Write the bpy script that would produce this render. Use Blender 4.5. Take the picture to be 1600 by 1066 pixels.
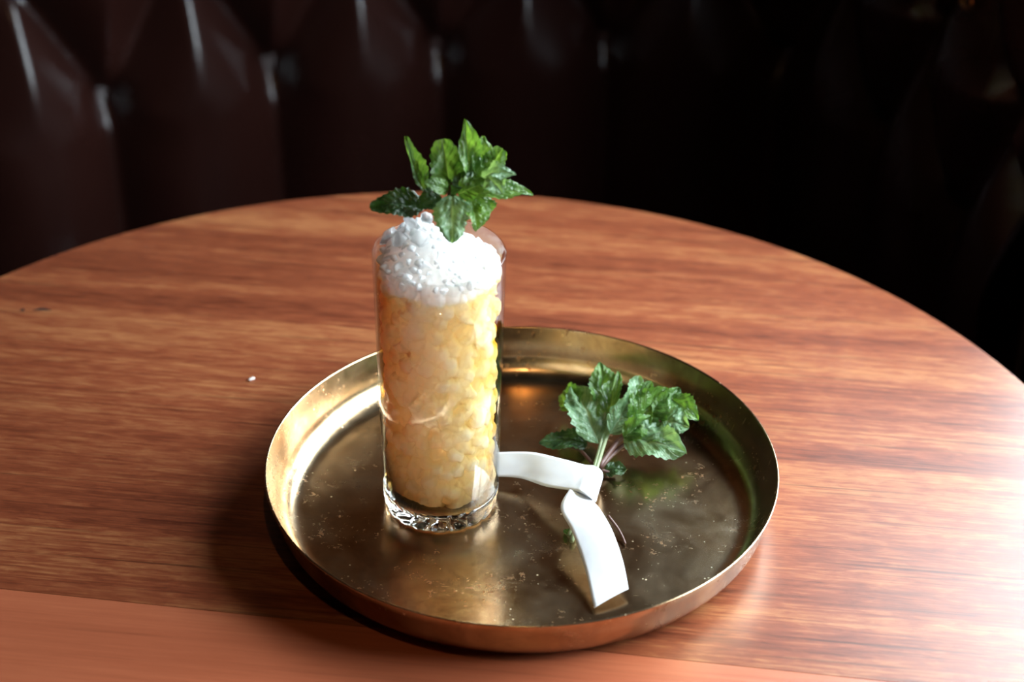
import bpy, bmesh, math, random
from mathutils import Vector, Matrix, noise
random.seed(7)
for o in list(bpy.data.objects):
    bpy.data.objects.remove(o)
S = bpy.context.scene
C = S.collection
PI = math.pi

# ------------------------------------------------------------------ camera
FPX, PITCH, ROLL, CAMH = 4000.0, 0.57182, 0.01028, 0.81175      # table top is z = 0, floor z = -0.75
_cp, _sp = math.cos(PITCH), math.sin(PITCH)
FW = Vector((0, _cp, -_sp)); _rt = Vector((1, 0, 0)); _up = Vector((0, _sp, _cp))
RT = _rt * math.cos(ROLL) + _up * math.sin(ROLL)
UP = -_rt * math.sin(ROLL) + _up * math.cos(ROLL)
CAM = Vector((0, 0, CAMH))
cam_data = bpy.data.cameras.new('camera')
cam = bpy.data.objects.new('camera', cam_data); C.objects.link(cam)
m = Matrix((RT, UP, -FW)).transposed().to_4x4(); m.translation = CAM
cam.matrix_world = m
cam_data.sensor_width = 36; cam_data.lens = FPX / 1600 * 36
cam_data.clip_start = 0.02; cam_data.clip_end = 50
cam_data.dof.use_dof = True; cam_data.dof.focus_distance = 1.335; cam_data.dof.aperture_fstop = 5.6
S.camera = cam

# ------------------------------------------------------------------ sky, daylight, exposure
world = bpy.data.worlds.new('overcast_sky'); S.world = world; world.use_nodes = True
wn = world.node_tree.nodes; wl = world.node_tree.links
bg = wn['Background']; bg.inputs[1].default_value = 18.0
tc = wn.new('ShaderNodeTexCoord'); sx = wn.new('ShaderNodeSeparateXYZ'); wr = wn.new('ShaderNodeValToRGB')
wl.new(tc.outputs['Generated'], sx.inputs[0]); wl.new(sx.outputs['Z'], wr.inputs[0]); wl.new(wr.outputs[0], bg.inputs[0])
wr.color_ramp.elements[0].position = 0.0; wr.color_ramp.elements[0].color = (0.16, 0.17, 0.18, 1)
wr.color_ramp.elements[1].position = 0.06; wr.color_ramp.elements[1].color = (0.81, 0.91, 1.0, 1)
# window in the right wall, which stands slantwise beside the table, outside the frame.
# WALL maps wall coordinates (x outwards, y along the wall, z up) into the room
WALL = Matrix.Translation((0.47, 1.2, 0)) @ Matrix.Rotation(math.radians(15), 4, 'Z')
WY0, WY1, WZ0, WZ1 = -0.46, 0.74, 0.10, 0.66
pl = bpy.data.lights.new('window_portal', 'AREA'); pl.shape = 'RECTANGLE'
pl.size = WZ1 - WZ0; pl.size_y = WY1 - WY0
pl.cycles.is_portal = True
po = bpy.data.objects.new('window_portal', pl); C.objects.link(po)
po.matrix_world = WALL @ Matrix.Translation((0.03, (WY0 + WY1) / 2, (WZ0 + WZ1) / 2)) @ Matrix.Rotation(PI / 2, 4, 'Y')
S.view_settings.view_transform = 'Standard'; S.view_settings.look = 'None'
S.view_settings.gamma = 1; S.view_settings.use_curve_mapping = False
S.view_settings.exposure = 0.75

# ------------------------------------------------------------------ helpers
def ray(u, v):
    return FW + RT * ((u - 800) / FPX) - UP * ((v - 533) / FPX)
def at_z(u, v, z):                      # the point of height z on the line of sight
    d = ray(u, v); return CAM + d * ((z - CAMH) / d.z)
def at_y(u, v, y):                      # the point at depth y on the line of sight
    d = ray(u, v); return CAM + d * (y / d.y)

def link(name, me, mat=None, parent=None, smooth=True):
    o = bpy.data.objects.new(name, me); C.objects.link(o)
    if mat: me.materials.append(mat)
    if parent: o.parent = parent
    if smooth:
        for p in me.polygons: p.use_smooth = True
    return o
def mesh(name, verts, faces, mat=None, parent=None, smooth=True):
    me = bpy.data.meshes.new(name); me.from_pydata([tuple(v) for v in verts], [], faces); me.update()
    return link(name, me, mat, parent, smooth)
def frombm(name, bm, mat=None, parent=None, smooth=False):
    me = bpy.data.meshes.new(name); bmesh.ops.recalc_face_normals(bm, faces=bm.faces); bm.to_mesh(me); bm.free()
    return link(name, me, mat, parent, smooth)
def empty(name, loc=(0, 0, 0)):
    o = bpy.data.objects.new(name, None); C.objects.link(o); o.location = loc; o.empty_display_size = 0.02
    return o
def tag(o, label=None, cat=None, group=None, kind=None):
    if label: o['label'] = label
    if cat: o['category'] = cat
    if group: o['group'] = group
    if kind: o['kind'] = kind
    return o
def keep(o, parent):                    # parent while keeping the place in the world
    o.parent = parent
    o.matrix_parent_inverse = Matrix.Translation(-parent.location)
    return o
def bx(bm, x0, x1, y0, y1, z0, z1, bev=0.0):
    r = bmesh.ops.create_cube(bm, size=1.0, matrix=Matrix.Translation(((x0+x1)/2, (y0+y1)/2, (z0+z1)/2)) @ Matrix.Diagonal((x1-x0, y1-y0, z1-z0, 1)))
    if bev:
        es = list({e for v in r['verts'] for e in v.link_edges})
        bmesh.ops.bevel(bm, geom=es, offset=bev, segments=2, affect='EDGES')
def lathe(name, prof, n, mat, parent=None, center=(0, 0, 0), closed=True, smooth=True):
    cx, cy, cz = center; v = []; f = []; k = len(prof)
    for i in range(n):
        a = 2 * PI * i / n
        for r, z in prof: v.append((cx + r * math.cos(a), cy + r * math.sin(a), cz + z))
    last = k if closed else k - 1
    for i in range(n):
        j = (i + 1) % n
        for q in range(last):
            q2 = (q + 1) % k
            if prof[q][0] < 1e-7 and prof[q2][0] < 1e-7: continue
            f.append((i*k+q, j*k+q, j*k+q2, i*k+q2))
    bm = bmesh.new(); me = bpy.data.meshes.new(name); me.from_pydata(v, [], f)
    bm.from_mesh(me); bmesh.ops.remove_doubles(bm, verts=bm.verts, dist=1e-6)
    bmesh.ops.recalc_face_normals(bm, faces=bm.faces); bm.to_mesh(me); bm.free()
    return link(name, me, mat, parent, smooth)
def crv(pts, n):                        # Catmull-Rom resample of a list of Vectors
    P = [pts[0] * 2 - pts[1]] + list(pts) + [pts[-1] * 2 - pts[-2]]
    out = []; m_ = len(pts) - 1
    for i in range(n + 1):
        x = i / n * m_; k = min(int(x), m_ - 1); t = x - k
        a, b, c, d = P[k], P[k+1], P[k+2], P[k+3]
        out.append(0.5 * ((2*b) + (c - a) * t + (2*a - 5*b + 4*c - d) * t*t + (3*b - a - 3*c + d) * t**3))
    return out
def tube(name, pts, r0, r1, mat, parent=None, n=10, seg=16):
    P = crv([Vector(p) for p in pts], seg); v = []; f = []; ref = Vector((0.3, 0.2, 0.93))
    for i, p in enumerate(P):
        t = (P[min(i+1, seg)] - P[max(i-1, 0)]).normalized()
        a = t.cross(ref).normalized(); b = t.cross(a); r = r0 + (r1 - r0) * i / seg
        for k in range(n):
            q = 2 * PI * k / n; v.append(p + a * (r * math.cos(q)) + b * (r * math.sin(q)))
    for i in range(seg):
        for k in range(n):
            k2 = (k + 1) % n; f.append((i*n+k, i*n+k2, (i+1)*n+k2, (i+1)*n+k))
    f.append(tuple(range(n))[::-1]); f.append(tuple(range(seg*n, seg*n+n)))
    return mesh(name, v, f, mat, parent)

# ------------------------------------------------------------------ materials
def new_mat(name):
    mt = bpy.data.materials.new(name); mt.use_nodes = True
    nt = mt.node_tree; return mt, nt, nt.nodes, nt.links, nt.nodes['Principled BSDF']
def nd(ns, t, **kw):
    n = ns.new('ShaderNode' + t)
    for k, v in kw.items(): setattr(n, k, v)
    return n
def ramp(ns, ls, src, stops):
    r = ns.new('ShaderNodeValToRGB'); e = r.color_ramp.elements
    while len(e) < len(stops): e.new(0.5)
    for q, (p, c) in zip(e, stops): q.position = p; q.color = (c, c, c, 1) if isinstance(c, (int, float)) else (*c, 1)
    ls.new(src, r.inputs[0]); return r.outputs[0]
def tex(ns, ls, vec, scale, detail=4, rough=0.55, dist=0.0):
    t = ns.new('ShaderNodeTexNoise'); t.inputs['Scale'].default_value = scale; t.inputs['Detail'].default_value = detail
    t.inputs['Roughness'].default_value = rough; t.inputs['Distortion'].default_value = dist
    ls.new(vec, t.inputs['Vector']); return t.outputs['Fac']
def mapping(ns, ls, vec, scale=(1, 1, 1), rot=(0, 0, 0), loc=(0, 0, 0)):
    mp = ns.new('ShaderNodeMapping'); mp.inputs['Scale'].default_value = scale; mp.inputs['Rotation'].default_value = rot; mp.inputs['Location'].default_value = loc
    ls.new(vec, mp.inputs['Vector']); return mp.outputs[0]
def mixc(ns, ls, fac, a, b, mode='MIX'):
    mx = ns.new('ShaderNodeMix'); mx.data_type = 'RGBA'; mx.blend_type = mode
    for s, val in ((mx.inputs[0], fac), (mx.inputs[6], a), (mx.inputs[7], b)):
        if isinstance(val, (int, float)): s.default_value = val
        elif isinstance(val, tuple): s.default_value = (*val, 1)
        else: ls.new(val, s)
    return mx.outputs[2]
def math_(ns, ls, op, a, b=0.0, c=0.0):
    q = ns.new('ShaderNodeMath'); q.operation = op
    for s, val in zip(q.inputs, (a, b, c)):
        if isinstance(val, (int, float)): s.default_value = val
        else: ls.new(val, s)
    return q.outputs[0]
def bump(ns, ls, h, strength, dist):
    b = ns.new('ShaderNodeBump'); b.inputs['Strength'].default_value = strength; b.inputs['Distance'].default_value = dist
    ls.new(h, b.inputs['Height']); return b.outputs[0]
def objco(ns):
    return ns.new('ShaderNodeTexCoord').outputs['Object']

def simple(name, col, rough=0.5, metal=0.0, spec=0.5, var=0.12, scale=40):
    mt, nt, ns, ls, b = new_mat(name); co = objco(ns)
    n = tex(ns, ls, co, scale, 4)
    c = mixc(ns, ls, n, tuple(x * (1 - var) for x in col), tuple(min(1, x * (1 + var)) for x in col))
    ls.new(c, b.inputs['Base Color']); b.inputs['Roughness'].default_value = rough
    b.inputs['Metallic'].default_value = metal; b.inputs['Specular IOR Level'].default_value = spec
    return mt

def wood(name, dark, mid, light, rot, figure=1.0, seed=0.0, coat=0.0):
    mt, nt, ns, ls, b = new_mat(name); co = objco(ns)
    base = mapping(ns, ls, co, (1, 1, 1), (0, 0, rot), (seed, seed * 0.37, 0))
    band = tex(ns, ls, mapping(ns, ls, base, (1.6, 34, 1)), 1.0, 3, 0.5, 0.4)
    fib = tex(ns, ls, mapping(ns, ls, base, (11, 520, 1)), 1.0, 5, 0.7, 0.15)
    rip = tex(ns, ls, mapping(ns, ls, base, (55, 260, 1)), 1.0, 3, 0.65, 0.5)
    strk = tex(ns, ls, mapping(ns, ls, base, (5, 300, 1)), 1.0, 3, 0.6, 0.25)
    t = math_(ns, ls, 'MULTIPLY', band, 0.36)
    t = math_(ns, ls, 'MULTIPLY_ADD', fib, 0.36, t)
    t = math_(ns, ls, 'MULTIPLY_ADD', rip, 0.28 * figure, t)
    c = ramp(ns, ls, t, [(0.5 * (0.72 + 0.28 * figure) - 0.14, dark), (0.5 * (0.72 + 0.28 * figure), mid), (0.5 * (0.72 + 0.28 * figure) + 0.15, light)])
    s = ramp(ns, ls, strk, [(0.34, 1.0), (0.42, 0.0)])
    s = math_(ns, ls, 'MULTIPLY', s, 0.55 * figure)
    c = mixc(ns, ls, s, c, tuple(x * 0.35 for x in dark))
    ls.new(c, b.inputs['Base Color'])
    r = math_(ns, ls, 'MULTIPLY_ADD', fib, 0.16, 0.26)
    ls.new(r, b.inputs['Roughness'])
    b.inputs['Specular IOR Level'].default_value = 0.5
    b.inputs['Coat Weight'].default_value = coat; b.inputs['Coat Roughness'].default_value = 0.32
    ls.new(bump(ns, ls, math_(ns, ls, 'MULTIPLY_ADD', rip, 0.5, fib), 0.12, 0.0006), b.inputs['Normal'])
    return mt
GRAIN = math.radians(7.0)
M = {}
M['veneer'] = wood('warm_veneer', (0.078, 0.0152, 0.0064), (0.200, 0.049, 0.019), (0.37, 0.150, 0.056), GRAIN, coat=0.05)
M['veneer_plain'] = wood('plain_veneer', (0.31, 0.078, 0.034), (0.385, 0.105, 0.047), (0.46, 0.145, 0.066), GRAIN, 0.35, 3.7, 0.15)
M['edge_wood'] = wood('edge_wood', (0.10, 0.028, 0.014), (0.18, 0.055, 0.026), (0.28, 0.10, 0.05), 0.0)
M['dark_wood'] = wood('dark_wood', (0.006, 0.003, 0.003), (0.010, 0.005, 0.004), (0.016, 0.007, 0.006), PI / 2, 0.5)
M['red_wood'] = wood('red_wood', (0.020, 0.004, 0.004), (0.030, 0.006, 0.005), (0.04, 0.009, 0.007), PI / 2, 0.5)
M['iron'] = simple('black_iron', (0.02, 0.02, 0.022), 0.45, 0.6)
M['wall'] = simple('dark_plaster', (0.042, 0.026, 0.016), 0.8, 0, 0.2, 0.2, 6)
M['panelling'] = wood('brown_panelling', (0.15, 0.065, 0.03), (0.22, 0.10, 0.045), (0.28, 0.13, 0.06), PI / 2, 0.5)
M['floor'] = simple('dark_floorboards', (0.014, 0.009, 0.007), 0.6, 0, 0.3, 0.3, 9)
M['frame'] = simple('window_paint', (0.05, 0.05, 0.05), 0.5)
M['shade'] = simple('lamp_shade_enamel', (0.03, 0.03, 0.03), 0.4)
M['brass_fit'] = simple('brass_fitting', (0.62, 0.36, 0.15), 0.25, 1.0)

def leather():
    mt, nt, ns, ls, b = new_mat('oxblood_leather'); co = objco(ns)
    n = tex(ns, ls, co, 9, 4); c = mixc(ns, ls, n, (0.0085, 0.0024, 0.0018), (0.0185, 0.0054, 0.0040))
    ls.new(c, b.inputs['Base Color'])
    b.inputs['Specular IOR Level'].default_value = 0.38
    f = tex(ns, ls, co, 420, 3); ls.new(math_(ns, ls, 'MULTIPLY_ADD', n, 0.12, 0.20), b.inputs['Roughness'])
    ls.new(bump(ns, ls, f, 0.15, 0.0006), b.inputs['Normal'])
    return mt
M['leather'] = leather()

def brass():
    mt, nt, ns, ls, b = new_mat('aged_brass'); co = objco(ns)
    big = tex(ns, ls, co, 22, 5, 0.6, 0.9); fine = tex(ns, ls, co, 170, 5, 0.7)
    c = ramp(ns, ls, big, [(0.30, (0.33, 0.195, 0.098)), (0.48, (0.46, 0.325, 0.19)), (0.68, (0.53, 0.42, 0.28))])
    # tarnish: soft brown clouds, and rusty pepper where the clouds are thick
    cl = tex(ns, ls, mapping(ns, ls, co, (1, 1, 1), (0, 0, 0.6), (3, 1, 0)), 40, 6, 0.7, 0.6)
    clm = ramp(ns, ls, cl, [(0.45, 0.0), (0.72, 0.6)])
    c = mixc(ns, ls, clm, c, (0.17, 0.085, 0.042))
    pep = ramp(ns, ls, tex(ns, ls, co, 330, 4, 0.6), [(0.60, 0.0), (0.66, 1.0)])
    pepm = math_(ns, ls, 'MULTIPLY', pep, ramp(ns, ls, tex(ns, ls, mapping(ns, ls, co, (1, 1, 1), (0, 0, 0), (9, 4, 2)), 24, 3), [(0.50, 0.0), (0.60, 0.8)]))
    c = mixc(ns, ls, pepm, c, (0.34, 0.15, 0.06))
    # rubbed bright specks
    vo = ns.new('ShaderNodeTexVoronoi'); vo.inputs['Scale'].default_value = 190; ls.new(co, vo.inputs['Vector'])
    sp = ramp(ns, ls, vo.outputs['Distance'], [(0.07, 1.0), (0.13, 0.0)])
    gate = ramp(ns, ls, tex(ns, ls, co, 60, 3), [(0.54, 0.0), (0.62, 1.0)])
    spm = math_(ns, ls, 'MULTIPLY', sp, gate)
    c = mixc(ns, ls, spm, c, (0.85, 0.70, 0.45))
    # short fine scratches in three directions
    sc = None
    for k, a in enumerate((0.35, 1.3, 2.5)):
        q = tex(ns, ls, mapping(ns, ls, co, (70, 1500, 70), (0, 0, a), (k, k, 0)), 1.0, 2, 0.5)
        q = ramp(ns, ls, q, [(0.70, 0.0), (0.78, 1.0)])
        sc = q if sc is None else math_(ns, ls, 'MAXIMUM', sc, q)
    sc = math_(ns, ls, 'MULTIPLY', sc, ramp(ns, ls, tex(ns, ls, mapping(ns, ls, co, (1, 1, 1), (0, 0, 0), (5, 8, 1)), 38, 3), [(0.54, 0.0), (0.68, 0.6)]))
    c = mixc(ns, ls, math_(ns, ls, 'MULTIPLY', sc, 0.5), c, (0.80, 0.64, 0.40))
    ls.new(c, b.inputs['Base Color']); b.inputs['Metallic'].default_value = 1.0
    r = math_(ns, ls, 'MULTIPLY_ADD', big, 0.20, 0.06)
    r = math_(ns, ls, 'MULTIPLY_ADD', fine, 0.10, r)
    r = math_(ns, ls, 'MULTIPLY_ADD', clm, 0.12, r)
    r = math_(ns, ls, 'MULTIPLY_ADD', pepm, 0.30, r)
    r = math_(ns, ls, 'MULTIPLY_ADD', math_(ns, ls, 'MAXIMUM', sc, spm), 0.22, r)
    ls.new(r, b.inputs['Roughness'])
    h = math_(ns, ls, 'MULTIPLY_ADD', sc, -0.5, fine)
    ls.new(bump(ns, ls, h, 0.035, 0.0004), b.inputs['Normal'])
    return mt
M['brass'] = brass()

def thin_glass(name, tint=(1, 1, 1), refl=1.0):
    mt = bpy.data.materials.new(name); mt.use_nodes = True; nt = mt.node_tree; ns = nt.nodes; ls = nt.links
    ns.remove(ns['Principled BSDF']); out = ns['Material Output']
    lw = ns.new('ShaderNodeLayerWeight'); lw.inputs[0].default_value = 0.5
    n = tex(ns, ls, objco(ns), 30, 2)
    f = math_(ns, ls, 'POWER', lw.outputs['Facing'], 5.0)
    f = math_(ns, ls, 'MULTIPLY_ADD', f, 0.85 * refl, 0.06 * refl)
    tr = ns.new('ShaderNodeBsdfTransparent'); tr.inputs[0].default_value = (*tint, 1)
    gl = ns.new('ShaderNodeBsdfAnisotropic'); ls.new(math_(ns, ls, 'MULTIPLY_ADD', n, 0.02, 0.01), gl.inputs['Roughness'])
    mx = ns.new('ShaderNodeMixShader'); ls.new(f, mx.inputs[0]); ls.new(tr.outputs[0], mx.inputs[1]); ls.new(gl.outputs[0], mx.inputs[2])
    ls.new(mx.outputs[0], out.inputs[0]); return mt
M['glass_wall'] = thin_glass('clear_glass_wall', (0.97, 0.985, 0.98))
M['pane'] = thin_glass('window_glass', (0.97, 0.985, 0.98))
def solid_glass():
    mt, nt, ns, ls, b = new_mat('solid_clear_glass')
    n = tex(ns, ls, objco(ns), 60, 2)
    b.inputs['Base Color'].default_value = (0.98, 1, 0.99, 1); b.inputs['Transmission Weight'].default_value = 1.0
    b.inputs['IOR'].default_value = 1.5; ls.new(math_(ns, ls, 'MULTIPLY', n, 0.03), b.inputs['Roughness'])
    return mt
M['glass_base'] = solid_glass()
def liquid():
    mt = thin_glass('amber_drink', (1, 1, 1), 0.25); nt = mt.node_tree
    v = nt.nodes.new('ShaderNodeVolumeAbsorption'); v.inputs['Color'].default_value = (0.965, 0.715, 0.0, 1); v.inputs['Density'].default_value = 140
    nt.links.new(v.outputs[0], nt.nodes['Material Output'].inputs['Volume']); return mt
M['liquid'] = liquid()
def ice(name, clear, col=(0.93, 0.96, 0.97), rough=0.12, spec=0.5, sss=0.004, see=0.0):
    mt, nt, ns, ls, b = new_mat(name); out = ns['Material Output']; co = objco(ns)
    n = tex(ns, ls, co, 260, 4, 0.6)
    b.inputs['Base Color'].default_value = (*col, 1); b.inputs['Roughness'].default_value = rough; b.inputs['Specular IOR Level'].default_value = spec
    ls.new(bump(ns, ls, n, 0.35, 0.0006), b.inputs['Normal'])
    tl = ns.new('ShaderNodeBsdfTranslucent'); tl.inputs[0].default_value = (*col, 1)
    m1 = ns.new('ShaderNodeMixShader'); m1.inputs[0].default_value = 0.3
    ls.new(b.outputs[0], m1.inputs[1]); ls.new(tl.outputs[0], m1.inputs[2])
    b.inputs['Subsurface Weight'].default_value = 0.85; b.inputs['Subsurface Radius'].default_value = (1, 1, 1); b.inputs['Subsurface Scale'].default_value = sss
    rf = ns.new('ShaderNodeBsdfGlass'); rf.inputs['IOR'].default_value = 1.31; rf.inputs['Roughness'].default_value = 0.04
    m2 = ns.new('ShaderNodeMixShader')
    k = ramp(ns, ls, tex(ns, ls, co, 90, 3), [(0.38, 0.0), (0.62, 1.0)])
    ls.new(math_(ns, ls, 'MULTIPLY', k, clear), m2.inputs[0])
    ls.new(m1.outputs[0], m2.inputs[1]); ls.new(rf.outputs[0], m2.inputs[2])
    if see:                              # wet ice under liquid is half clear
        tr = ns.new('ShaderNodeBsdfTransparent'); m3 = ns.new('ShaderNodeMixShader')
        ls.new(math_(ns, ls, 'MULTIPLY_ADD', k, 0.4, see - 0.2), m3.inputs[0]); ls.new(m2.outputs[0], m3.inputs[1]); ls.new(tr.outputs[0], m3.inputs[2]); ls.new(m3.outputs[0], out.inputs[0])
    else: ls.new(m2.outputs[0], out.inputs[0])
    return mt
M['ice_top'] = ice('crushed_ice_clear', 0.5)
M['ice_lump'] = ice('clear_ice_lump', 1.4)
M['slush'] = ice('packed_slush', 0.0, (0.998, 0.995, 0.985), 0.5, 0.1, 0.08)

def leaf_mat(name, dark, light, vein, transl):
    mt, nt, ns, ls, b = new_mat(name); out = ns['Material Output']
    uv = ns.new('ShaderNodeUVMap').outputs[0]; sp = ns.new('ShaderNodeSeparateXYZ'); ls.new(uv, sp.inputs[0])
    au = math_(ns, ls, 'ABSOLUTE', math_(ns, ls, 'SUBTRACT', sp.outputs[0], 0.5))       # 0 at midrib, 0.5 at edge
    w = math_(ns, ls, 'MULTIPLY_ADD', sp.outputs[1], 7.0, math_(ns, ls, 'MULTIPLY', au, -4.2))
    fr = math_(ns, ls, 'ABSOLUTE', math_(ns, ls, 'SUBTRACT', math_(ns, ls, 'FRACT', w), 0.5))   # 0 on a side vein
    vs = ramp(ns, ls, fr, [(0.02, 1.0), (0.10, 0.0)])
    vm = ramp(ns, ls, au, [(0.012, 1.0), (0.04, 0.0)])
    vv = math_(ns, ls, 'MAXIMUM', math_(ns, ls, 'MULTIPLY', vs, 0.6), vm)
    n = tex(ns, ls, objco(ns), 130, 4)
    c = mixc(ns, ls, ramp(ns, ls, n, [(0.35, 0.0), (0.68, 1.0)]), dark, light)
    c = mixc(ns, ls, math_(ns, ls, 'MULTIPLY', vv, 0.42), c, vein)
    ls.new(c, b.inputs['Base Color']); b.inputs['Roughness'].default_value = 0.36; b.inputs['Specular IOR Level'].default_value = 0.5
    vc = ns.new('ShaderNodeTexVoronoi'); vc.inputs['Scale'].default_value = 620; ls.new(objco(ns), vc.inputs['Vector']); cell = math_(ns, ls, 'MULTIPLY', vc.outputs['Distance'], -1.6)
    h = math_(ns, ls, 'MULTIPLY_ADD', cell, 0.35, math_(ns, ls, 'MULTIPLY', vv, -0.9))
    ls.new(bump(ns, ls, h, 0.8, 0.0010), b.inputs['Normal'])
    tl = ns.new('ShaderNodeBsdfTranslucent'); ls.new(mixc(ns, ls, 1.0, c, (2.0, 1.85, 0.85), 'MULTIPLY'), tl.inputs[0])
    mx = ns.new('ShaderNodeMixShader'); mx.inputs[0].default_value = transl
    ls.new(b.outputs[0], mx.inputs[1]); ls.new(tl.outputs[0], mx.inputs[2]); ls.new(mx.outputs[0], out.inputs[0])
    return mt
M['leaf'] = leaf_mat('mint_leaf_upper', (0.035, 0.10, 0.018), (0.12, 0.23, 0.045), (0.24, 0.36, 0.13), 0.38)
M['leaf_pale'] = leaf_mat('mint_leaf_underside', (0.09, 0.18, 0.085), (0.18, 0.30, 0.15), (0.40, 0.52, 0.33), 0.30)
M['leaf_shaded'] = leaf_mat('mint_leaf_shaded', (0.016, 0.050, 0.014), (0.038, 0.09, 0.024), (0.07, 0.13, 0.05), 0.2)  # shade inside and under the mint put into a darker leaf colour
M['stem'] = simple('mint_stem_green', (0.22, 0.27, 0.14), 0.45, 0, 0.5, 0.3, 90)
M['stem_brown'] = simple('mint_stem_purple_brown', (0.10, 0.045, 0.035), 0.45, 0, 0.5, 0.3, 90)
def fabric():
    mt, nt, ns, ls, b = new_mat('white_cotton_tape'); uv = ns.new('ShaderNodeUVMap').outputs[0]
    wv = ns.new('ShaderNodeTexWave'); wv.inputs['Scale'].default_value = 38; wv.bands_direction = 'X'; ls.new(mapping(ns, ls, uv, (1, 1, 1), (0, 0, 0.5)), wv.inputs['Vector'])
    n = tex(ns, ls, objco(ns), 120, 4)
    c = mixc(ns, ls, n, (0.60, 0.62, 0.66), (0.70, 0.72, 0.75)); ls.new(c, b.inputs['Base Color'])
    b.inputs['Roughness'].default_value = 0.75; b.inputs['Specular IOR Level'].default_value = 0.25
    ls.new(bump(ns, ls, math_(ns, ls, 'MULTIPLY_ADD', wv.outputs['Fac'], 0.25, n), 0.25, 0.0005), b.inputs['Normal'])
    return mt
M['ribbon'] = fabric()

# ------------------------------------------------------------------ the room
X0, X1, Y0, Y1, Z0, Z1 = -2.2, 1.3, -1.6, 2.02, -0.75, 2.0
def struct(name, bm, mat): return tag(frombm(name, bm, mat), kind='structure')
bm = bmesh.new(); bx(bm, X0-.1, X1+.1, Y0-.1, Y1+.1, Z0-.1, Z0); struct('floor', bm, M['floor'])
bm = bmesh.new(); bx(bm, X0-.1, X1+.1, Y0-.1, Y1+.1, Z1, Z1+.1); struct('ceiling', bm, M['wall'])
bm = bmesh.new(); bx(bm, X0-.1, X0, Y0, Y1, Z0, Z1); struct('wall_left', bm, M['wall'])
bm = bmesh.new(); bx(bm, X0-.1, 0.27, Y1, Y1+.1, Z0, Z1); struct('wall_back', bm, M['panelling'])
bm = bmesh.new(); bx(bm, X0-.1, X1+.1, Y0-.1, Y0, Z0, Z1); struct('wall_front', bm, M['wall'])
def wx(bm, x0, x1, y0, y1, z0, z1, bev=0.0): bx(bm, x0, x1, y0, y1, z0, z1, bev)
WA, WB = -2.85, 0.86                      # ends of the slanting wall
bm = bmesh.new()
bx(bm, 0, .06, WA, WY0, Z0, Z1); bx(bm, 0, .06, WY1, WB, Z0, Z1)
bx(bm, 0, .06, WY0, WY1, Z0, WZ0); bx(bm, 0, .06, WY0, WY1, WZ1, Z1)
bm.transform(WALL); struct('wall_right', bm, M['wall'])
win = tag(empty('window_1', WALL @ Vector((0, (WY0+WY1)/2, WZ0))), kind='structure')
def wpart(name, bm, mat): bm.transform(WALL); return keep(frombm(name, bm, mat), win)
t = 0.03
bm = bmesh.new()
bx(bm, .02, .05, WY0, WY0+t, WZ0, WZ1); bx(bm, .02, .05, WY1-t, WY1, WZ0, WZ1)
bx(bm, .02, .05, WY0+t, WY1-t, WZ0, WZ0+t); bx(bm, .02, .05, WY0+t, WY1-t, WZ1-t, WZ1)
wpart('window_frame', bm, M['frame'])
bm = bmesh.new(); bx(bm, .025, .045, -.235, -.215, WZ0+t, WZ1-t); wpart('mullion', bm, M['frame'])
for a, b_ in ((WY0+t, -.235), (-.215, WY1-t)):
    bm = bmesh.new(); bx(bm, .051, .055, a-.01, b_+.01, WZ0+.01, WZ1-.01); wpart('pane', bm, M['pane'])
bm = bmesh.new(); bx(bm, -.02, .02, WY0-.03, WY1+.03, WZ0-.025, WZ0, 0.004); wpart('window_sill', bm, M['frame'])

# ------------------------------------------------------------------ the leather booth
booth = tag(empty('leather_booth', (0.123, 1.83, -0.75)), 'dark brown button-tufted leather booth curving behind the round table', 'booth')
BC = Vector((0.123, 0.939)); BR = 0.90
ZB = -0.0975; DS = 0.1315; S0 = 0.4445; DZ = 0.115
def seg_d(p, a, b):
    ab = (b[0]-a[0], b[1]-a[1]); t_ = ((p[0]-a[0])*ab[0] + (p[1]-a[1])*ab[1]) / (ab[0]**2 + ab[1]**2); t_ = max(0, min(1, t_))
    return math.hypot(p[0]-a[0]-ab[0]*t_, p[1]-a[1]-ab[1]*t_)
def row_buttons(r): return ZB + r * DZ, (0.5 * DS if r % 2 else 0.0)
def tuft(s, z):
    best = 9; bb = 9
    k0 = round((s - S0) / DS)
    for r in range(0, 4):
        zr, off = row_buttons(r)
        for k in (k0-2, k0-1, k0, k0+1, k0+2):
            p = (S0 + k * DS + off, zr)
            bb = min(bb, math.hypot(s - p[0], z - p[1]))
            if abs(z - zr) < DZ * 1.6:
                for sg in (-0.5, 0.5): best = min(best, seg_d((s, z), p, (p[0] + sg * DS, zr + DZ)))
            if r == 0: best = min(best, seg_d((s, z), p, (p[0], zr - 0.5)))
    d = min(best / 0.060, 1.0)
    h = 0.036 * (1 - (1 - d) ** 2.0)
    h += 0.0025 * noise.noise((s * 14, z * 14, 0.0))
    if z < ZB: h *= 1 - 0.35 * min(1, (ZB - z) / 0.25)
    return h - 0.014 * math.exp(-(bb / 0.016) ** 2)
BR2 = 0.130; SE = -BR2 * 1.27                      # tighter bend at the right, then a straight wing added to block window light
def bpath(s):                                     # plan point and inward normal at arc length s
    if s >= 0:
        a = s / BR; return BC + Vector((-BR * math.sin(a), BR * math.cos(a))), Vector((math.sin(a), -math.cos(a)))
    c2 = BC + Vector((0, BR - BR2)); a = max(s, SE) / BR2
    n = Vector((math.sin(a), -math.cos(a))); p = c2 - n * BR2
    if s < SE: p = p + Vector((-n.y, n.x)) * (SE - s)
    return p, n
def bpt(s, z, h):
    p, n = bpath(s); q = p + n * (h - 0.02 - (0.03 + 0.07 * min(1.0, max(0.0, s / 0.2))) * (z - ZB)); return Vector((q.x, q.y, z))
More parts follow.
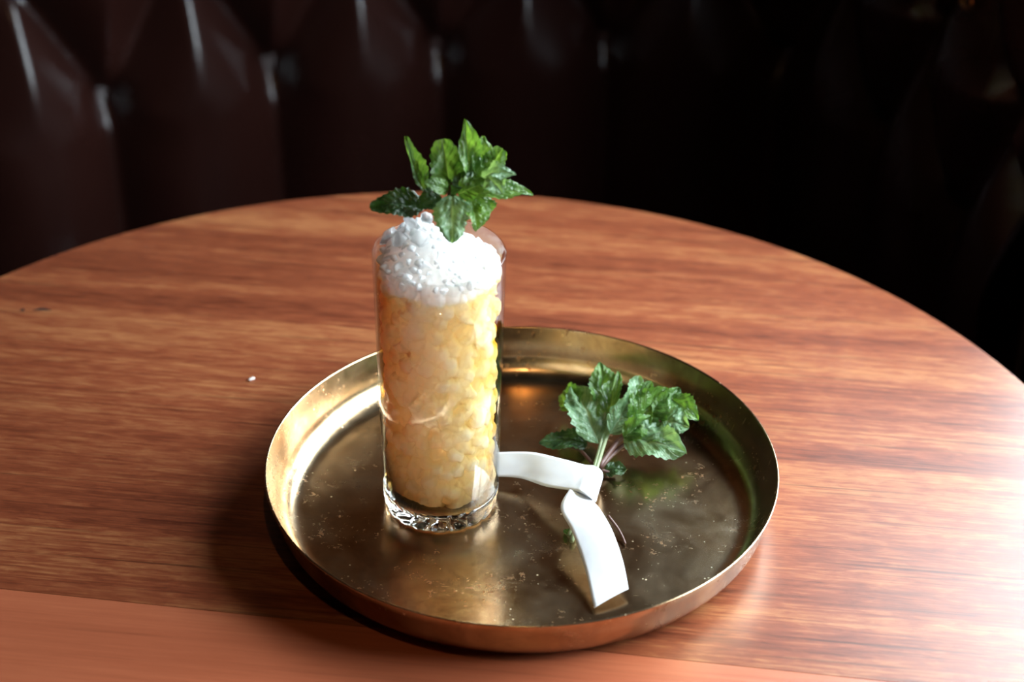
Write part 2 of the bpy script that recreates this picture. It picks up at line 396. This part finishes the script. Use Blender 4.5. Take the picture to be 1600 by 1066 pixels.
ns_, nz_ = 380, 125; SA, SB = 1.15, -0.44; ZA, ZT = -0.33, 0.32
vs = []; fs = []
for i in range(ns_ + 1):
    for j in range(nz_ + 1):
        s = SA + (SB - SA) * i / ns_; z = ZA + (ZT - ZA) * j / nz_
        vs.append(bpt(s, z, tuft(s, z)))
for i in range(ns_):
    for j in range(nz_):
        a = i * (nz_+1) + j; fs.append((a, a+nz_+1, a+nz_+2, a+1))
# back of the shell
base_n = len(vs)
for i in range(ns_ + 1):
    s = SA + (SB - SA) * i / ns_
    vs.append(bpt(s, ZA, -0.01)); vs.append(bpt(s, ZT, -0.01))
for i in range(ns_):
    a = base_n + 2*i; fs.append((a, a+1, a+3, a+2))
    t0 = i*(nz_+1)+nz_; fs.append((t0, t0+nz_+1, a+3, a+1))
    b0 = i*(nz_+1); fs.append((b0, a, a+2, b0+nz_+1))
e0 = ns_*(nz_+1); fs.append(tuple([e0 + j for j in range(nz_+1)] + [base_n + 2*ns_ + 1, base_n + 2*ns_]))
keep(mesh('backrest', vs, fs, M['leather']), booth)
bm = bmesh.new(); bmesh.ops.create_uvsphere(bm, u_segments=12, v_segments=8, radius=0.0065)
for v in bm.verts: v.co.z *= 0.55
bme = bpy.data.meshes.new('button'); bm.to_mesh(bme); bm.free(); bme.materials.append(M['leather'])
for p in bme.polygons: p.use_smooth = True
for r in range(0, 3):
    zr, off = row_buttons(r)
    for k in range(-9, 6):
        s = S0 + k * DS + off
        if not (SB + .02 < s < SA - .02): continue
        o = bpy.data.objects.new('button', bme); C.objects.link(o)
        c = bpt(s, zr, tuft(s, zr) - 0.001); n = bpath(s)[1]; n = Vector((n.x, n.y, 0.1)).normalized()
        o.rotation_euler = n.to_track_quat('Z', 'Y').to_euler(); o.location = c; keep(o, booth)
# seat and plinth follow the same sweep
def sweep(name, d0, d1, z0, z1, mat, bul=0.0):
    v = []; f = []; n = 80
    prof = [(d0, z0), (d0, z1 - .02), (d0 - .02, z1), ((d0+d1)/2, z1 + bul), (d1, z1), (d1, z0)]
    for i in range(n + 1):
        s = SA + (SB - SA) * i / n; p, nn = bpath(s); lim = 0.25 + 0.75 * min(1.0, max(0.0, s / 0.3))
        for d, z in prof:
            q = p + nn * (d if d < 0 else d * lim); v.append((q.x, q.y, z))
    k = len(prof)
    for i in range(n):
        for q in range(k): f.append((i*k+q, (i+1)*k+q, (i+1)*k+(q+1) % k, i*k+(q+1) % k))
    f.append(tuple(range(k))); f.append(tuple(range(n*k, n*k+k))[::-1])
    return keep(mesh(name, v, f, mat, None, False), booth)
sweep('seat', 0.40, -0.03, -0.43, -0.325, M['leather'], 0.012)
sweep('plinth', 0.37, -0.03, -0.75, -0.43, M['dark_wood'])
# a small brass ring on the dark leather, upper right
pr = None
for i in range(400):
    p = CAM + ray(1513, 12) * (1.5 + i * 0.002)
    for q in range(60):
        s_ = -0.05 - q * 0.008; b_ = bpt(s_, p.z, tuft(s_, p.z) + 0.003)
        if (b_ - p).length < 0.006 and pr is None: pr = p; pn = bpath(s_)[1]
if pr is None: pr = at_y(1513, 12, 1.72); pn = Vector((-0.8, -0.6))
pn = Vector((pn.x, pn.y, 0)); pt = Vector((-pn.y, pn.x, 0))
rp = [pr + pn * 0.002 + pt * (0.008 * math.sin(2*PI*i/24)) + Vector((0, 0, 0.008 - 0.008 * math.cos(2*PI*i/24))) for i in range(25)]
o = tube('brass_ring', rp, 0.0016, 0.0016, M['brass_fit'], None, 8, 48); tag(o, 'small brass ring on the dark leather'); keep(o, booth)

# ------------------------------------------------------------------ the round table
TC = Vector((-0.0458, 1.06356)); TR = 0.3752
table = tag(empty('round_table', (TC.x, TC.y, -0.75)), 'round warm brown wood veneer table carrying the brass tray', 'table')
# the veneer is laid in two sheets; the seam runs across the near side
sa = Vector((-0.2588, 1.0240)); sb = Vector((0.0959, 0.9718))
sd = (sb - sa).normalized(); sn = Vector((-sd.y, sd.x))
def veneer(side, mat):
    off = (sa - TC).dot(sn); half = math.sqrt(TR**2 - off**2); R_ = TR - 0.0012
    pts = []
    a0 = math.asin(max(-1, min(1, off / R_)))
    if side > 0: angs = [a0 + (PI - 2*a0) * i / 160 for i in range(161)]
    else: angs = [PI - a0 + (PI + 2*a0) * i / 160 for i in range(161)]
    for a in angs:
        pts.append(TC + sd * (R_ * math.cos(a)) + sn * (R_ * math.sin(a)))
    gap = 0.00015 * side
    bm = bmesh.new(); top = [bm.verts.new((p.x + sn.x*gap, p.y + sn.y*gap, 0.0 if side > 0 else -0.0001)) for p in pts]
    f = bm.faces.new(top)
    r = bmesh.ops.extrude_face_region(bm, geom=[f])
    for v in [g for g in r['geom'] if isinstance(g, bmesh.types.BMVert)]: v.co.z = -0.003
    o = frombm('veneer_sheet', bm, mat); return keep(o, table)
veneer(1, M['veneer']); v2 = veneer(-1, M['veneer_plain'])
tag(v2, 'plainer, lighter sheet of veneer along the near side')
lathe('tabletop', [(0, -0.003), (TR - .002, -0.003), (TR - .0006, -0.0016), (TR, -0.004), (TR, -0.024), (TR - .004, -0.028), (0, -0.028)], 128, M['edge_wood'], None, (TC.x, TC.y, 0), False)
keep(bpy.data.objects['tabletop'], table)
keep(lathe('column', [(0, -0.028), (0.12, -0.028), (0.12, -0.036), (0.04, -0.05), (0.035, -0.70), (0, -0.70)], 40, M['iron'], None, (TC.x, TC.y, 0), False), table)
keep(lathe('foot', [(0, -0.69), (0.05, -0.69), (0.10, -0.715), (0.22, -0.735), (0.225, -0.75), (0, -0.75)], 64, M['iron'], None, (TC.x, TC.y, 0), False), table)
# two dark dents at the far left
M['dent'] = simple('dent_dark', (0.012, 0.005, 0.004), 0.7)
for (u, v, L) in ((35, 485, 0.0022), (66, 484, 0.0085)):
    c = at_z(u, v, 0.0); vv = []; n = 16
    for i in range(n):
        a = 2*PI*i/n; w = 1 + 0.25*math.sin(3*a + u)
        vv.append((c.x + L*0.6*math.cos(a)*w, c.y + 0.0014*math.sin(a)*w, 0.00012))
    vv.append((c.x, c.y, 0.00005))
    keep(mesh('dent', vv, [(i, (i+1) % n, n) for i in range(n)], M['dent']), table)

# ------------------------------------------------------------------ the brass tray
TX, TY, TRR = 0.00583, 1.09725, 0.135
prof = []
def arc(cx, cz, r, a0, a1, n, out):
    for i in range(n + 1):
        a = a0 + (a1 - a0) * i / n; out.append((cx + r * math.cos(a), cz + r * math.sin(a)))
outer = [(0, 0.0), (0.112, 0.0)]
arc(0.1145, 0.0165, 0.0165, -PI/2, -0.12, 12, outer)
outer += [(0.1330, 0.022), (0.1350, 0.0278)]
inner = []
arc(0.1145, 0.0165, 0.0152, -PI/2, -0.12, 12, inner)
inner = [(0, 0.0013), (0.112, 0.0013)] + inner + [(0.1318, 0.022), (0.1338, 0.0278)]
prof = outer + [(0.1348, 0.0285), (0.1340, 0.0285)] + inner[::-1]
tray = lathe('brass_tray', prof, 192, M['brass'], None, (0, 0, 0), False)
tray.location = (TX, TY, 0.0003)
tag(tray, 'round shallow brass tray with worn, scratched metal on the wood table', 'tray')

# ------------------------------------------------------------------ glass, drink
GX, GY = -0.0369, 1.1007; GZ = 0.0018
glass = tag(empty('highball_glass', (GX, GY, GZ)), 'tall clear glass with thick faceted base standing on the brass tray', 'glass')
GH = 0.1549; RB, RTOP = 0.0303, 0.0337; TB = 0.0125
def rout(z): return RB + (RTOP - RB) * (z / GH)
w = 0.0009
wall = [(rout(TB), TB), (rout(GH*.5), GH*.5), (rout(GH - .002), GH - .002), (rout(GH) - .0001, GH - .0007), (rout(GH) - w*.5, GH), (rout(GH) - w*.9, GH - .0006), (rout(GH-.002) - w, GH - .002), (rout(GH*.5) - w, GH*.5), (rout(TB) - w, TB)]
lathe('body', wall, 96, M['glass_wall'], glass, (0, 0, 0), True)
# thick base with short flutes round its foot and a dimpled underside
vv = []; ff = []; n = 192
bp = [(0.0, 0.0016), (0.010, 0.0014), (0.020, 0.0009), (0.0255, 0.0003), (0.0278, 0.0), (0.0292, 0.0008), (0.0300, 0.0030), (0.0303, 0.0065), (0.03055, 0.0095), (0.0306, 0.0125), (0.0296, 0.0126), (0.0285, 0.0118), (0.022, 0.0103), (0.011, 0.0095), (0.0, 0.0093)]
for i in range(n):
    a = 2*PI*i/n
    for q, (r, z) in enumerate(bp):
        k = abs(math.sin(9*a))
        if 3 <= q <= 7: r -= 0.0011 * (1 - k) ** 1.5 * (1 if q < 7 else 0.4)
        if 1 <= q <= 3: z += 0.0007 * (0.5 + 0.5*math.cos(18*a)) * (q / 3)
        vv.append((r*math.cos(a), r*math.sin(a), z))
k = len(bp)
for i in range(n):
    j = (i+1) % n
    for q in range(k-1): ff.append((i*k+q, j*k+q, j*k+q+1, i*k+q+1))
bm = bmesh.new(); me = bpy.data.meshes.new('base'); me.from_pydata(vv, [], ff); bm.from_mesh(me)
bmesh.ops.remove_doubles(bm, verts=bm.verts, dist=1e-6); bmesh.ops.recalc_face_normals(bm, faces=bm.faces); bm.to_mesh(me); bm.free()
link('base', me, M['glass_base'], glass)
# the drink
RI = lambda z: rout(z) - w - 0.0002
LZ = GH - 0.0125
dp = [(0, 0.0097), (0.011, 0.0099), (0.022, 0.0107), (0.0278, 0.0124), (RI(.018), 0.018), (RI(.05), .05), (RI(.09), .09), (RI(LZ), LZ), (RI(LZ) - .001, LZ - .0003), (0, LZ - .0005)]
drink = lathe('amber_drink', dp, 96, M['liquid'], None, (0, 0, 0), False)
drink.location = (GX, GY, GZ); tag(drink, 'amber drink filling the tall glass around the crushed ice', 'drink')

# crushed ice ------------------------------------------------------
def ice_mesh(i, sub, round_=0.0):
    bm = bmesh.new(); bmesh.ops.create_icosphere(bm, subdivisions=sub, radius=1.0)
    rnd = random.Random(i)
    cuts = [Vector((rnd.gauss(0, 1), rnd.gauss(0, 1), rnd.gauss(0, 1))).normalized() for _ in range(9)]
    ds = [rnd.uniform(0.45, 0.80) + 0.2 * round_ for _ in cuts]
    for v in bm.verts:
        for c_, d_ in zip(cuts, ds):
            q = v.co.dot(c_)
            if q > d_: v.co -= c_ * (q - d_)
        v.co *= 1 + 0.22 * noise.noise(v.co * 2.1 + Vector((i * 3.1, 0, 0)))
    for _ in range(4 if round_ else 1): bmesh.ops.smooth_vert(bm, verts=bm.verts, factor=0.5, use_axis_x=True, use_axis_y=True, use_axis_z=True)
    me = bpy.data.meshes.new('ice_chunk'); bm.to_mesh(me); bm.free()
    for p in me.polygons: p.use_smooth = True
    return me
ice_top = [ice_mesh(i + 20, 3) for i in range(10)]
for me in ice_top: me.materials.append(M['ice_top'])
rnd = random.Random(3)
def chunk(me, c, r, label, group):
    o = bpy.data.objects.new('ice_chunk', me); C.objects.link(o); o.location = c
    o.scale = (r * rnd.uniform(.8, 1.35), r * rnd.uniform(.8, 1.25), r * rnd.uniform(.65, 1.1))
    o.rotation_euler = (rnd.uniform(0, 6.28), rnd.uniform(0, 6.28), rnd.uniform(0, 6.28))
    return tag(o, label, 'ice', group)
def heap(x, y):
    return GH - 0.0045 + 0.0150 * math.exp(-((x + 0.010)**2 + (y - 0.008)**2) / (2 * 0.0115**2)) + 0.002 * math.exp(-((x - 0.012)**2 + (y + 0.006)**2) / (2 * 0.012**2))
# packed slush: lumpy body in which single pieces cannot be told apart
ZC0 = 0.0120; nA, nZ = 320, 240; vs = []; fs = []
def slush_r(a, z):
    p = Vector((math.cos(a) * 0.03, math.sin(a) * 0.03, z))
    p = p + 0.0016 * Vector(noise.noise_vector(p * 260))
    ds_, ps = noise.voronoi(p * 150)                       # one cell = one piece pressed against the wall
    cr = 0.5 + 0.5 * noise.noise(Vector(ps[0]) * 7.31 + Vector((3.3, 1.7, 0.4)))
    cr = max(0.0, min(1.0, (cr - 0.25) * 2.0))
    d = 0.0001 + 0.0042 * cr ** 1.6 + 0.0022 * min(1.0, ds_[0] / 0.75) ** 2.2 + 0.0006 * (0.5 + 0.5 * noise.noise(p * 600))
    e = max(0, (ZC0 + 0.006 - z) / 0.006)
    return RI(z) - d - 0.004 * e * e
for i in range(nA):
    a = 2*PI*i/nA
    for j in range(nZ + 1):
        z = ZC0 + (GH - 0.008 - ZC0) * j / nZ; r = slush_r(a, z); vs.append((r*math.cos(a), r*math.sin(a), z))
    for j in range(1, 12):
        r = slush_r(a, GH - 0.008) * (1 - j / 12); x, y = r*math.cos(a), r*math.sin(a)
        vs.append((x, y, heap(x, y) - 0.0006 + 0.0016 * noise.noise(Vector((x, y, 0)) * 300)))
kk = nZ + 12
for i in range(nA):
    i2 = (i+1) % nA
    for j in range(kk - 1): fs.append((i*kk+j, i2*kk+j, i2*kk+j+1, i*kk+j+1))
fs.append(tuple(i*kk for i in range(nA))[::-1]); fs.append(tuple(i*kk+kk-1 for i in range(nA)))
core = mesh('crushed_ice', vs, fs, M['slush']); core.location = (GX, GY, GZ)
tag(core, 'crushed ice packed in the amber drink inside the tall glass', 'ice', None, 'stuff')
# the heap on top
tops = []; tries = 0
while len(tops) < 120 and tries < 40000:
    tries += 1
    a = rnd.random()*2*PI; r = rnd.uniform(0.0022, 0.0054); q = (0.0320 - r) * math.sqrt(rnd.random())
    x, y = q*math.cos(a), q*math.sin(a); p = Vector((x, y, heap(x, y) - 1.05*r + 0.0020*rnd.random()))
    if all((p - q_).length > 0.66*(r + s_) for q_, s_ in tops): tops.append((p, r))
for p, r in tops:
    where = ('on the far side of the heap, behind the mint' if p.y > 0.012 else 'on the shaded left slope of the heap' if p.x < -0.008 else 'on the bright right side of the heap' if p.x > 0.010 else 'at the near rim of the glass' if p.y < -0.016 else 'in the middle of the heap, under the mint')
    chunk(rnd.choice(ice_top), (GX + p.x, GY + p.y, GZ + p.z), r, ('large' if r > 0.0038 else 'small') + ' crushed ice chunk ' + where, 'crushed ice heaped on top of the glass')
lumps = [ice_mesh(i + 40, 3) for i in range(5)]
for me in lumps: me.materials.append(M['ice_lump'])
for (u, v, d, r, lb) in ((606, 367, .014, .0058, 'amber-tinged ice chunk leaning on the far left of the glass rim'),
                         (643, 349, .002, .0052, 'rounded clear ice lump at the peak of the heap, left of the mint'),
                         (664, 340, .006, .0042, 'small clear ice lump close under the mint at the top of the heap'),
                         (625, 372, -.002, .0042, 'clear ice lump on the left slope of the heap, below its peak'),
                         (652, 371, -.008, .0046, 'clear ice lump on the near slope of the heap, left of the hanging mint leaf')):
    tag(chunk(lumps[int(u) % 5], at_y(u, v, GY + d), r, None, None), lb, 'ice', 'crushed ice heaped on top of the glass')

# ------------------------------------------------------------------ mint
def leaf(parent, B, T, W, hint, mat='leaf', bend=0.12, fold=0.35, curl=0.0, wave=0.10, seed=0, twist=0.0, wf=1.22, blunt=0.0):
    B = Vector(B); T = Vector(T); l = T - B; L = l.length; l.normalize(); W *= wf; wave *= 1.5; rn = Vector((seed * 5.3, seed * 1.9, seed * 0.7))
    nrm = Vector(hint); nrm = (nrm - l * nrm.dot(l)).normalized(); wv = l.cross(nrm)
    NT, NS = 44, 22; vs = []; fs = []; uvs = []
    for i in range(NT + 1):
        t_ = i / NT
        tb = t_ * (1 - blunt); pr_ = (math.sin(PI * tb ** 0.80)) ** 0.66 * (1 - 0.12 * tb) if 0 < tb < 1 else 0.0
        pr_ = max(pr_, 0.05 * (1 - t_))
        saw = (t_ * 9) % 1.0; tooth = 0.26 * (saw if saw < .7 else (1 - saw) / .3 * .7)
        ang = twist * (t_ - 0.5); ct, st = math.cos(ang), math.sin(ang)
        w2 = wv * ct + nrm * st; n2 = nrm * ct - wv * st
        for j in range(NS + 1):
            s = -1 + 2 * j / NS; e = abs(s)
            half = W / 2 * pr_ * (1 + tooth * e ** 5)
            fa = fold
            x = half * s * math.cos(fa)
            h = half * e * math.sin(fa)
            h += bend * L * math.sin(PI * t_) - curl * L * t_ ** 3
            ph = (t_ * 7 - e * 0.5 * 4.2) * 2 * PI
            h += 0.055 * W * (math.cos(ph) * -0.5 + 0.5) * min(1, e * 3) * pr_ * (1 - 0.3 * e)
            h += wave * W * e ** 2 * pr_ * math.sin(t_ * 9 + seed * 1.7 + (2.1 if s > 0 else 0))
            h += 0.17 * W * noise.noise(Vector((t_ * 2.4, s * 1.5, 0)) + rn) * min(1, t_ * 3) + 0.06 * W * noise.noise(Vector((t_ * 7, s * 4, 0)) + rn) * pr_
            h -= 0.03 * W * math.exp(-(e / 0.08) ** 2) * pr_
            lc = L * t_ - abs(curl) * 0.25 * L * t_ ** 4
            vs.append(B + l * lc + w2 * x + n2 * h); uvs.append((0.5 + s / 2, t_))
    for i in range(NT):
        for j in range(NS):
            a = i * (NS+1) + j; fs.append((a, a+1, a+NS+2, a+NS+1))
    o = mesh('leaf', vs, fs, M[mat]); me = o.data
    uvl = me.uv_layers.new(name='UVMap')
    for lp in me.loops: uvl.data[lp.index].uv = uvs[lp.vertex_index]
    keep(o, parent); return o

TOC = -FW                                  # towards the viewer's side of the table
gar = tag(empty('mint_garnish', (GX + 0.004, GY, GZ + GH)), 'bushy fresh mint sprig stuck in the ice of the tall glass', 'mint')
def G(u, v, d): return at_y(u, v, GY + d)
R_ = Vector((1, 0, 0)); U_ = Vector((0, 0, 1)); Fv = Vector((0, -1, 0))
ctr = G(703, 304, 0.002)
tube('stem', [G(700, 372, 0.004), G(702, 335, 0.003), ctr, G(708, 285, 0.004)], 0.0016, 0.0011, M['stem_brown']); keep(C.objects[-1], gar)
for (b, t_, W, hint, kw) in [
    ((668, 306, .006), (634, 213, .004), .0105, R_*0.9 + Fv*0.5, dict(bend=-.07, fold=.60, seed=1, wf=1.0)),
    ((703, 296, .006), (691, 217, .010), .0178, Fv + U_*.2 + R_*.2, dict(bend=.06, fold=.25, curl=.08, seed=2, wf=1.0, blunt=.10, wave=.12)),
    ((731, 292, .010), (726, 186, .012), .0150, Fv + R_*.6, dict(bend=.06, fold=.60, seed=3, wave=.16, wf=1.0)),
    ((742, 290, .014), (752, 212, .016), .0130, Fv*.8 + R_*.8, dict(bend=.05, fold=.45, seed=18, wave=.18, wf=1.0, blunt=.06)),
    ((716, 290, .012), (714, 244, .018), .0110, Fv + R_*.3, dict(bend=.08, fold=.2, seed=13, mat='leaf_shaded', wf=1.0)),
    ((752, 286, .012), (785, 232, .016), .0130, Fv + U_*.3 - R_*.3, dict(bend=.04, fold=.35, seed=4, wf=1.0, blunt=.14)),
    ((752, 280, .000), (806, 270, -.004), .0090, U_*.9 + Fv*.5, dict(bend=.22, fold=.35, curl=.10, seed=5, wave=.2, mat='leaf_pale', wf=1.0)),
    ((762, 276, -.004), (786, 303, -.010), .0115, Fv*.9 + U_*.4 + R_*.3, dict(bend=.14, fold=.30, seed=19, wave=.2, mat='leaf_pale', wf=1.0)),
    ((736, 306, .000), (836, 298, .004), .0118, U_ + Fv*.40, dict(bend=.10, fold=.25, curl=.10, seed=6, wf=1.0)),
    ((706, 304, -.006), (706, 380, -.016), .0185, Fv*1.0 + U_*.3 + R_*.25, dict(bend=.12, fold=-.25, seed=7, wave=.12, mat='leaf_pale', wf=1.0)),
    ((734, 308, -.002), (744, 362, -.008), .0140, Fv*.7 + R_*.7 + U_*.3, dict(bend=.10, fold=.25, seed=8, wf=1.0)),
    ((748, 306, .002), (762, 344, -.002), .0110, Fv*.6 + R_*.8 + U_*.4, dict(bend=.10, fold=.25, seed=20, wf=1.0)),
    ((664, 320, .004), (578, 323, -.002), .0150, U_*.8 + Fv*.45, dict(bend=.05, fold=.15, curl=.02, seed=9, mat='leaf_shaded', wave=.03, wf=1.0, blunt=.05)),
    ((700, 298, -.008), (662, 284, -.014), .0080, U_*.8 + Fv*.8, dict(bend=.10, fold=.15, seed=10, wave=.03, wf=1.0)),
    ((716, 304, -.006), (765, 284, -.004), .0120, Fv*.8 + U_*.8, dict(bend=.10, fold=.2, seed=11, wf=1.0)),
    ((690, 308, .002), (650, 324, -.002), .0110, Fv*.6 + U_*.7, dict(bend=.10, fold=.2, seed=12, mat='leaf_shaded', wf=1.0)),
    ((700, 300, .004), (674, 266, .010), .0105, Fv*.8 + U_*.5, dict(bend=.08, fold=.25, seed=14, mat='leaf_shaded', wf=1.0)),
    ((712, 300, -.002), (738, 268, .004), .0105, Fv*.8 + U_*.4, dict(bend=.08, fold=.25, seed=15, mat='leaf_shaded', wf=1.0)),
    ((704, 302, -.008), (722, 294, -.012), .0055, U_*.8 + Fv*.8, dict(bend=.12, fold=.3, seed=17, mat='leaf_shaded', wf=1.0)),
]:
    leaf(gar, G(*b), G(*t_), W, hint, **kw)

# the tied bunch on the tray
bun = tag(empty('mint_bunch', at_z(932, 735, 0.003)), 'small bunch of mint tied with white ribbon, lying in the tray', 'mint')
Zf = at_z
for pts, r0, r1, mt in [
    ([(893, 846, .004), (912, 790, .007), (929, 730, .009), (939, 692, .012), (946, 640, .020), (950, 610, .026)], .0013, .0009, 'stem'),
    ([(889, 838, .004), (912, 785, .008), (932, 732, .009), (944, 694, .012), (953, 672, .015), (972, 630, .024)], .0013, .0009, 'stem'),
    ([(936, 730, .008), (956, 702, .010), (972, 684, .013), (1000, 668, .018), (1042, 655, .022)], .0016, .0010, 'stem_brown'),
    ([(938, 731, .006), (962, 706, .008), (985, 690, .010), (1015, 690, .012)], .0013, .0009, 'stem_brown'),
    ([(977, 850, .0028), (972, 838, .0035), (964, 824, .006), (950, 806, .010)], .0006, .0008, 'stem_brown'),
    ([(925, 724, .006), (905, 703, .006), (880, 697, .006)], .0011, .0007, 'stem_brown'),
    ([(940, 735, .005), (952, 738, .004), (962, 738, .004)], .0010, .0007, 'stem_brown')]:
    tube('stem', [Zf(*p) for p in pts], r0, r1, M[mt]); keep(C.objects[-1], bun)
for (b, t_, W, hint, kw) in [
    ((936, 693, .012), (895, 600, .024), .0200, Fv*.8 + U_*.8 + R_*.3, dict(bend=.07, fold=.18, curl=.05, seed=21, mat='leaf_pale', wave=.06)),
    ((905, 640, .020), (882, 610, .014), .0130, U_*.6 + Fv*.3 - R_*.5, dict(bend=.06, fold=.2, seed=33)),
    ((944, 640, .016), (938, 567, .034), .0150, Fv + R_*.2 + U_*.3, dict(bend=.06, fold=.40, seed=22)),
    ((950, 676, .014), (967, 581, .032), .0125, Fv*.8 - R_*.5 + U_*.4, dict(bend=.06, fold=.25, seed=23)),
    ((953, 678, .016), (998, 587, .034), .0140, Fv + R_*.5 + U_*.4, dict(bend=.08, fold=.25, seed=24, mat='leaf_pale', wave=.14)),
    ((975, 661, .016), (1018, 596, .032), .0130, Fv*.8 + U_*.7, dict(bend=.08, fold=.3, seed=25)),
    ((985, 664, .018), (1046, 608, .032), .0175, Fv + U_*.5 - R_*.1, dict(bend=.08, fold=.2, seed=26, wave=.14)),
    ((1020, 655, .020), (1062, 606, .030), .0125, Fv + U_*.5 + R_*.2, dict(bend=.08, fold=.35, seed=27, wave=.16)),
    ((1046, 620, .028), (1091, 658, .020), .0110, Fv*.7 + U_*.5 + R_*.3, dict(bend=.10, fold=.3, seed=28)),
    ((1035, 656, .022), (1077, 668, .020), .0135, U_*.8 + Fv*.8, dict(bend=.12, fold=.1, seed=29, mat='leaf_pale')),
    ((975, 684, .014), (1073, 708, .012), .0185, U_*.8 + Fv*.6 + R_*.3, dict(bend=.10, fold=.25, seed=30, mat='leaf_pale', wave=.14)),
    ((974, 684, .016), (1018, 650, .024), .0110, U_*.6 + Fv*.8, dict(bend=.12, fold=.4, seed=31, wave=.2)),
    ((990, 668, .014), (1050, 690, .016), .0130, U_*.8 + Fv*.6, dict(bend=.10, fold=.2, seed=36)),
    ((918, 694, .006), (842, 693, .008), .0120, U_*.8 + Fv*.3 - R_*.2, dict(bend=.08, fold=.25, seed=32, mat='leaf_shaded')),
    ((946, 737, .004), (979, 735, .005), .0085, U_*.9 + Fv*.3, dict(bend=.08, fold=.25, seed=34, mat='leaf_shaded')),
    ((940, 690, .008), (905, 668, .006), .0110, U_*.9 + Fv*.3, dict(bend=.08, fold=.25, seed=35, mat='leaf_shaded')),
    ((892, 838, .004), (882, 828, .003), .0035, U_*.9 + Fv*.3, dict(bend=.08, fold=.25, seed=37)),
]:
    leaf(bun, Zf(*b), Zf(*t_), W, hint, **kw)

# ------------------------------------------------------------------ the ribbon
rib = tag(empty('ribbon', at_z(912, 755, 0.003)), 'broad white cotton ribbon knotted round the mint stems', 'ribbon')
def strip(name, A, B, th=0.0005, n=36, mcol=10, crown=0.0):
    a = crv([Zf(*p) for p in A], n); b = crv([Zf(*p) for p in B], n); vs = []; fs = []; uvs = []
    for i in range(n + 1):
        wd = b[i] - a[i]; tg = (a[min(i+1, n)] - a[max(i-1, 0)]) + (b[min(i+1, n)] - b[max(i-1, 0)])
        nn = tg.cross(wd)
        nn = nn.normalized() if nn.length > 1e-12 else Vector((0, 0, 1))
        if nn.z < 0: nn = -nn
        for j in range(mcol + 1):
            q = j / mcol; vs.append(a[i] + wd * q + nn * (crown * 4 * q * (1 - q) + 0.00025*noise.noise((i*.25, j*.35, len(name)*3.3)))); uvs.append((q, i / n * 4))
    for i in range(n):
        for j in range(mcol):
            k = i*(mcol+1)+j; fs.append((k, k+1, k+mcol+2, k+mcol+1))
    o = mesh(name, vs, fs, M['ribbon']); uvl = o.data.uv_layers.new(name='UVMap')
    for lp in o.data.loops: uvl.data[lp.index].uv = uvs[lp.vertex_index]
    sm = o.modifiers.new('thickness', 'SOLIDIFY'); sm.thickness = th; sm.offset = 0
    return keep(o, rib)
# left tail, running behind the glass; its other end folds over the stems and tucks under on the right
strip('tail', [(715, 716, .007), (745, 710, .011), (778, 707, .0155), (832, 707, .0185), (880, 718, .0197), (912, 726.5, .0212), (928, 728.5, .0215), (939, 735, .018), (941.5, 746, .012), (938, 754, .006)],
              [(715, 752, .003), (745, 748, .004), (778, 745, .0065), (815, 748, .008), (852, 760, .0130), (890, 766, .0185), (908, 770, .0222), (924, 779, .021), (930, 785, .014), (931, 782, .006)], 0.0005, 60)
# the turn of the knot that grips the stems underneath
kv = []; kf = []; ka = at_z(926, 741, .0095); kb = at_z(914, 770, .0085); kd = (kb - ka).normalized(); ks = kd.cross(Vector((0, 0, 1))).normalized(); ku = ks.cross(kd)
for i in range(24):
    q = 2*PI*i/24
    for j in range(7):
        rr = 0.0046 + 0.0008 * math.sin(PI*j/6); kv.append(ka.lerp(kb, j/6) + ks*(rr*math.cos(q)) + ku*(rr*0.95*math.sin(q)))
for i in range(24):
    for j in range(6): kf.append((i*7+j, ((i+1) % 24)*7+j, ((i+1) % 24)*7+j+1, i*7+j+1))
o = mesh('knot', kv, kf, M['ribbon']); o.modifiers.new('thickness', 'SOLIDIFY').thickness = 0.0006; keep(o, rib)
# right tail, coming out from under the fold
strip('tail', [(897, 756, .0150), (888, 768, .0195), (876, 795, .0190), (894, 832, .0165), (913, 887, .0100), (928, 951, .0035)],
              [(934, 772, .0150), (928, 784, .0185), (938, 797, .0200), (957, 830, .0185), (973, 876, .0130), (982, 921, .0060)], 0.0005, 40, 10, 0.0008)

# ------------------------------------------------------------------ crumb on the table
bm = bmesh.new(); bmesh.ops.create_icosphere(bm, subdivisions=2, radius=1.0)
for v in bm.verts: v.co *= 1 + 0.3 * noise.noise(v.co * 1.5)
M['crumb'] = simple('white_crumb', (0.75, 0.68, 0.64), 0.6)
o = frombm('crumb', bm, M['crumb'], None, True); o.scale = (0.0024, 0.0011, 0.0007); o.rotation_euler = (0, 0, 0.75)
c = at_z(393.5, 592, 0.0006); o.location = c; tag(o, 'tiny white crumb on the bare wood left of the tray', 'crumb')

# ------------------------------------------------------------------ pendant lamp above the near side of the table
lx, ly, lz = 0.0, 0.46, 1.30
lamp = tag(empty('pendant_lamp', (lx, ly, lz)), 'small dark pendant lamp with a warm bulb hanging above the near table edge', 'lamp')
lathe('lamp_shade', [(0.012, 0.10), (0.03, 0.095), (0.075, 0.02), (0.078, 0.0), (0.0765, 0.0), (0.0735, 0.02), (0.029, 0.092), (0.012, 0.097)], 48, M['shade'], lamp)
lathe('cord', [(0.003, 0.10), (0.003, 0.70), (0, 0.70)], 8, M['shade'], lamp, (0, 0, 0), False)
mt, nt, ns, ls, b = new_mat('warm_bulb'); b.inputs['Emission Color'].default_value = (1.0, 0.62, 0.28, 1); b.inputs['Emission Strength'].default_value = 330
bm = bmesh.new(); bmesh.ops.create_uvsphere(bm, u_segments=20, v_segments=12, radius=0.018, matrix=Matrix.Translation((0, 0, 0.03))); frombm('bulb', bm, mt, lamp, True)
bpy.context.view_layer.update()
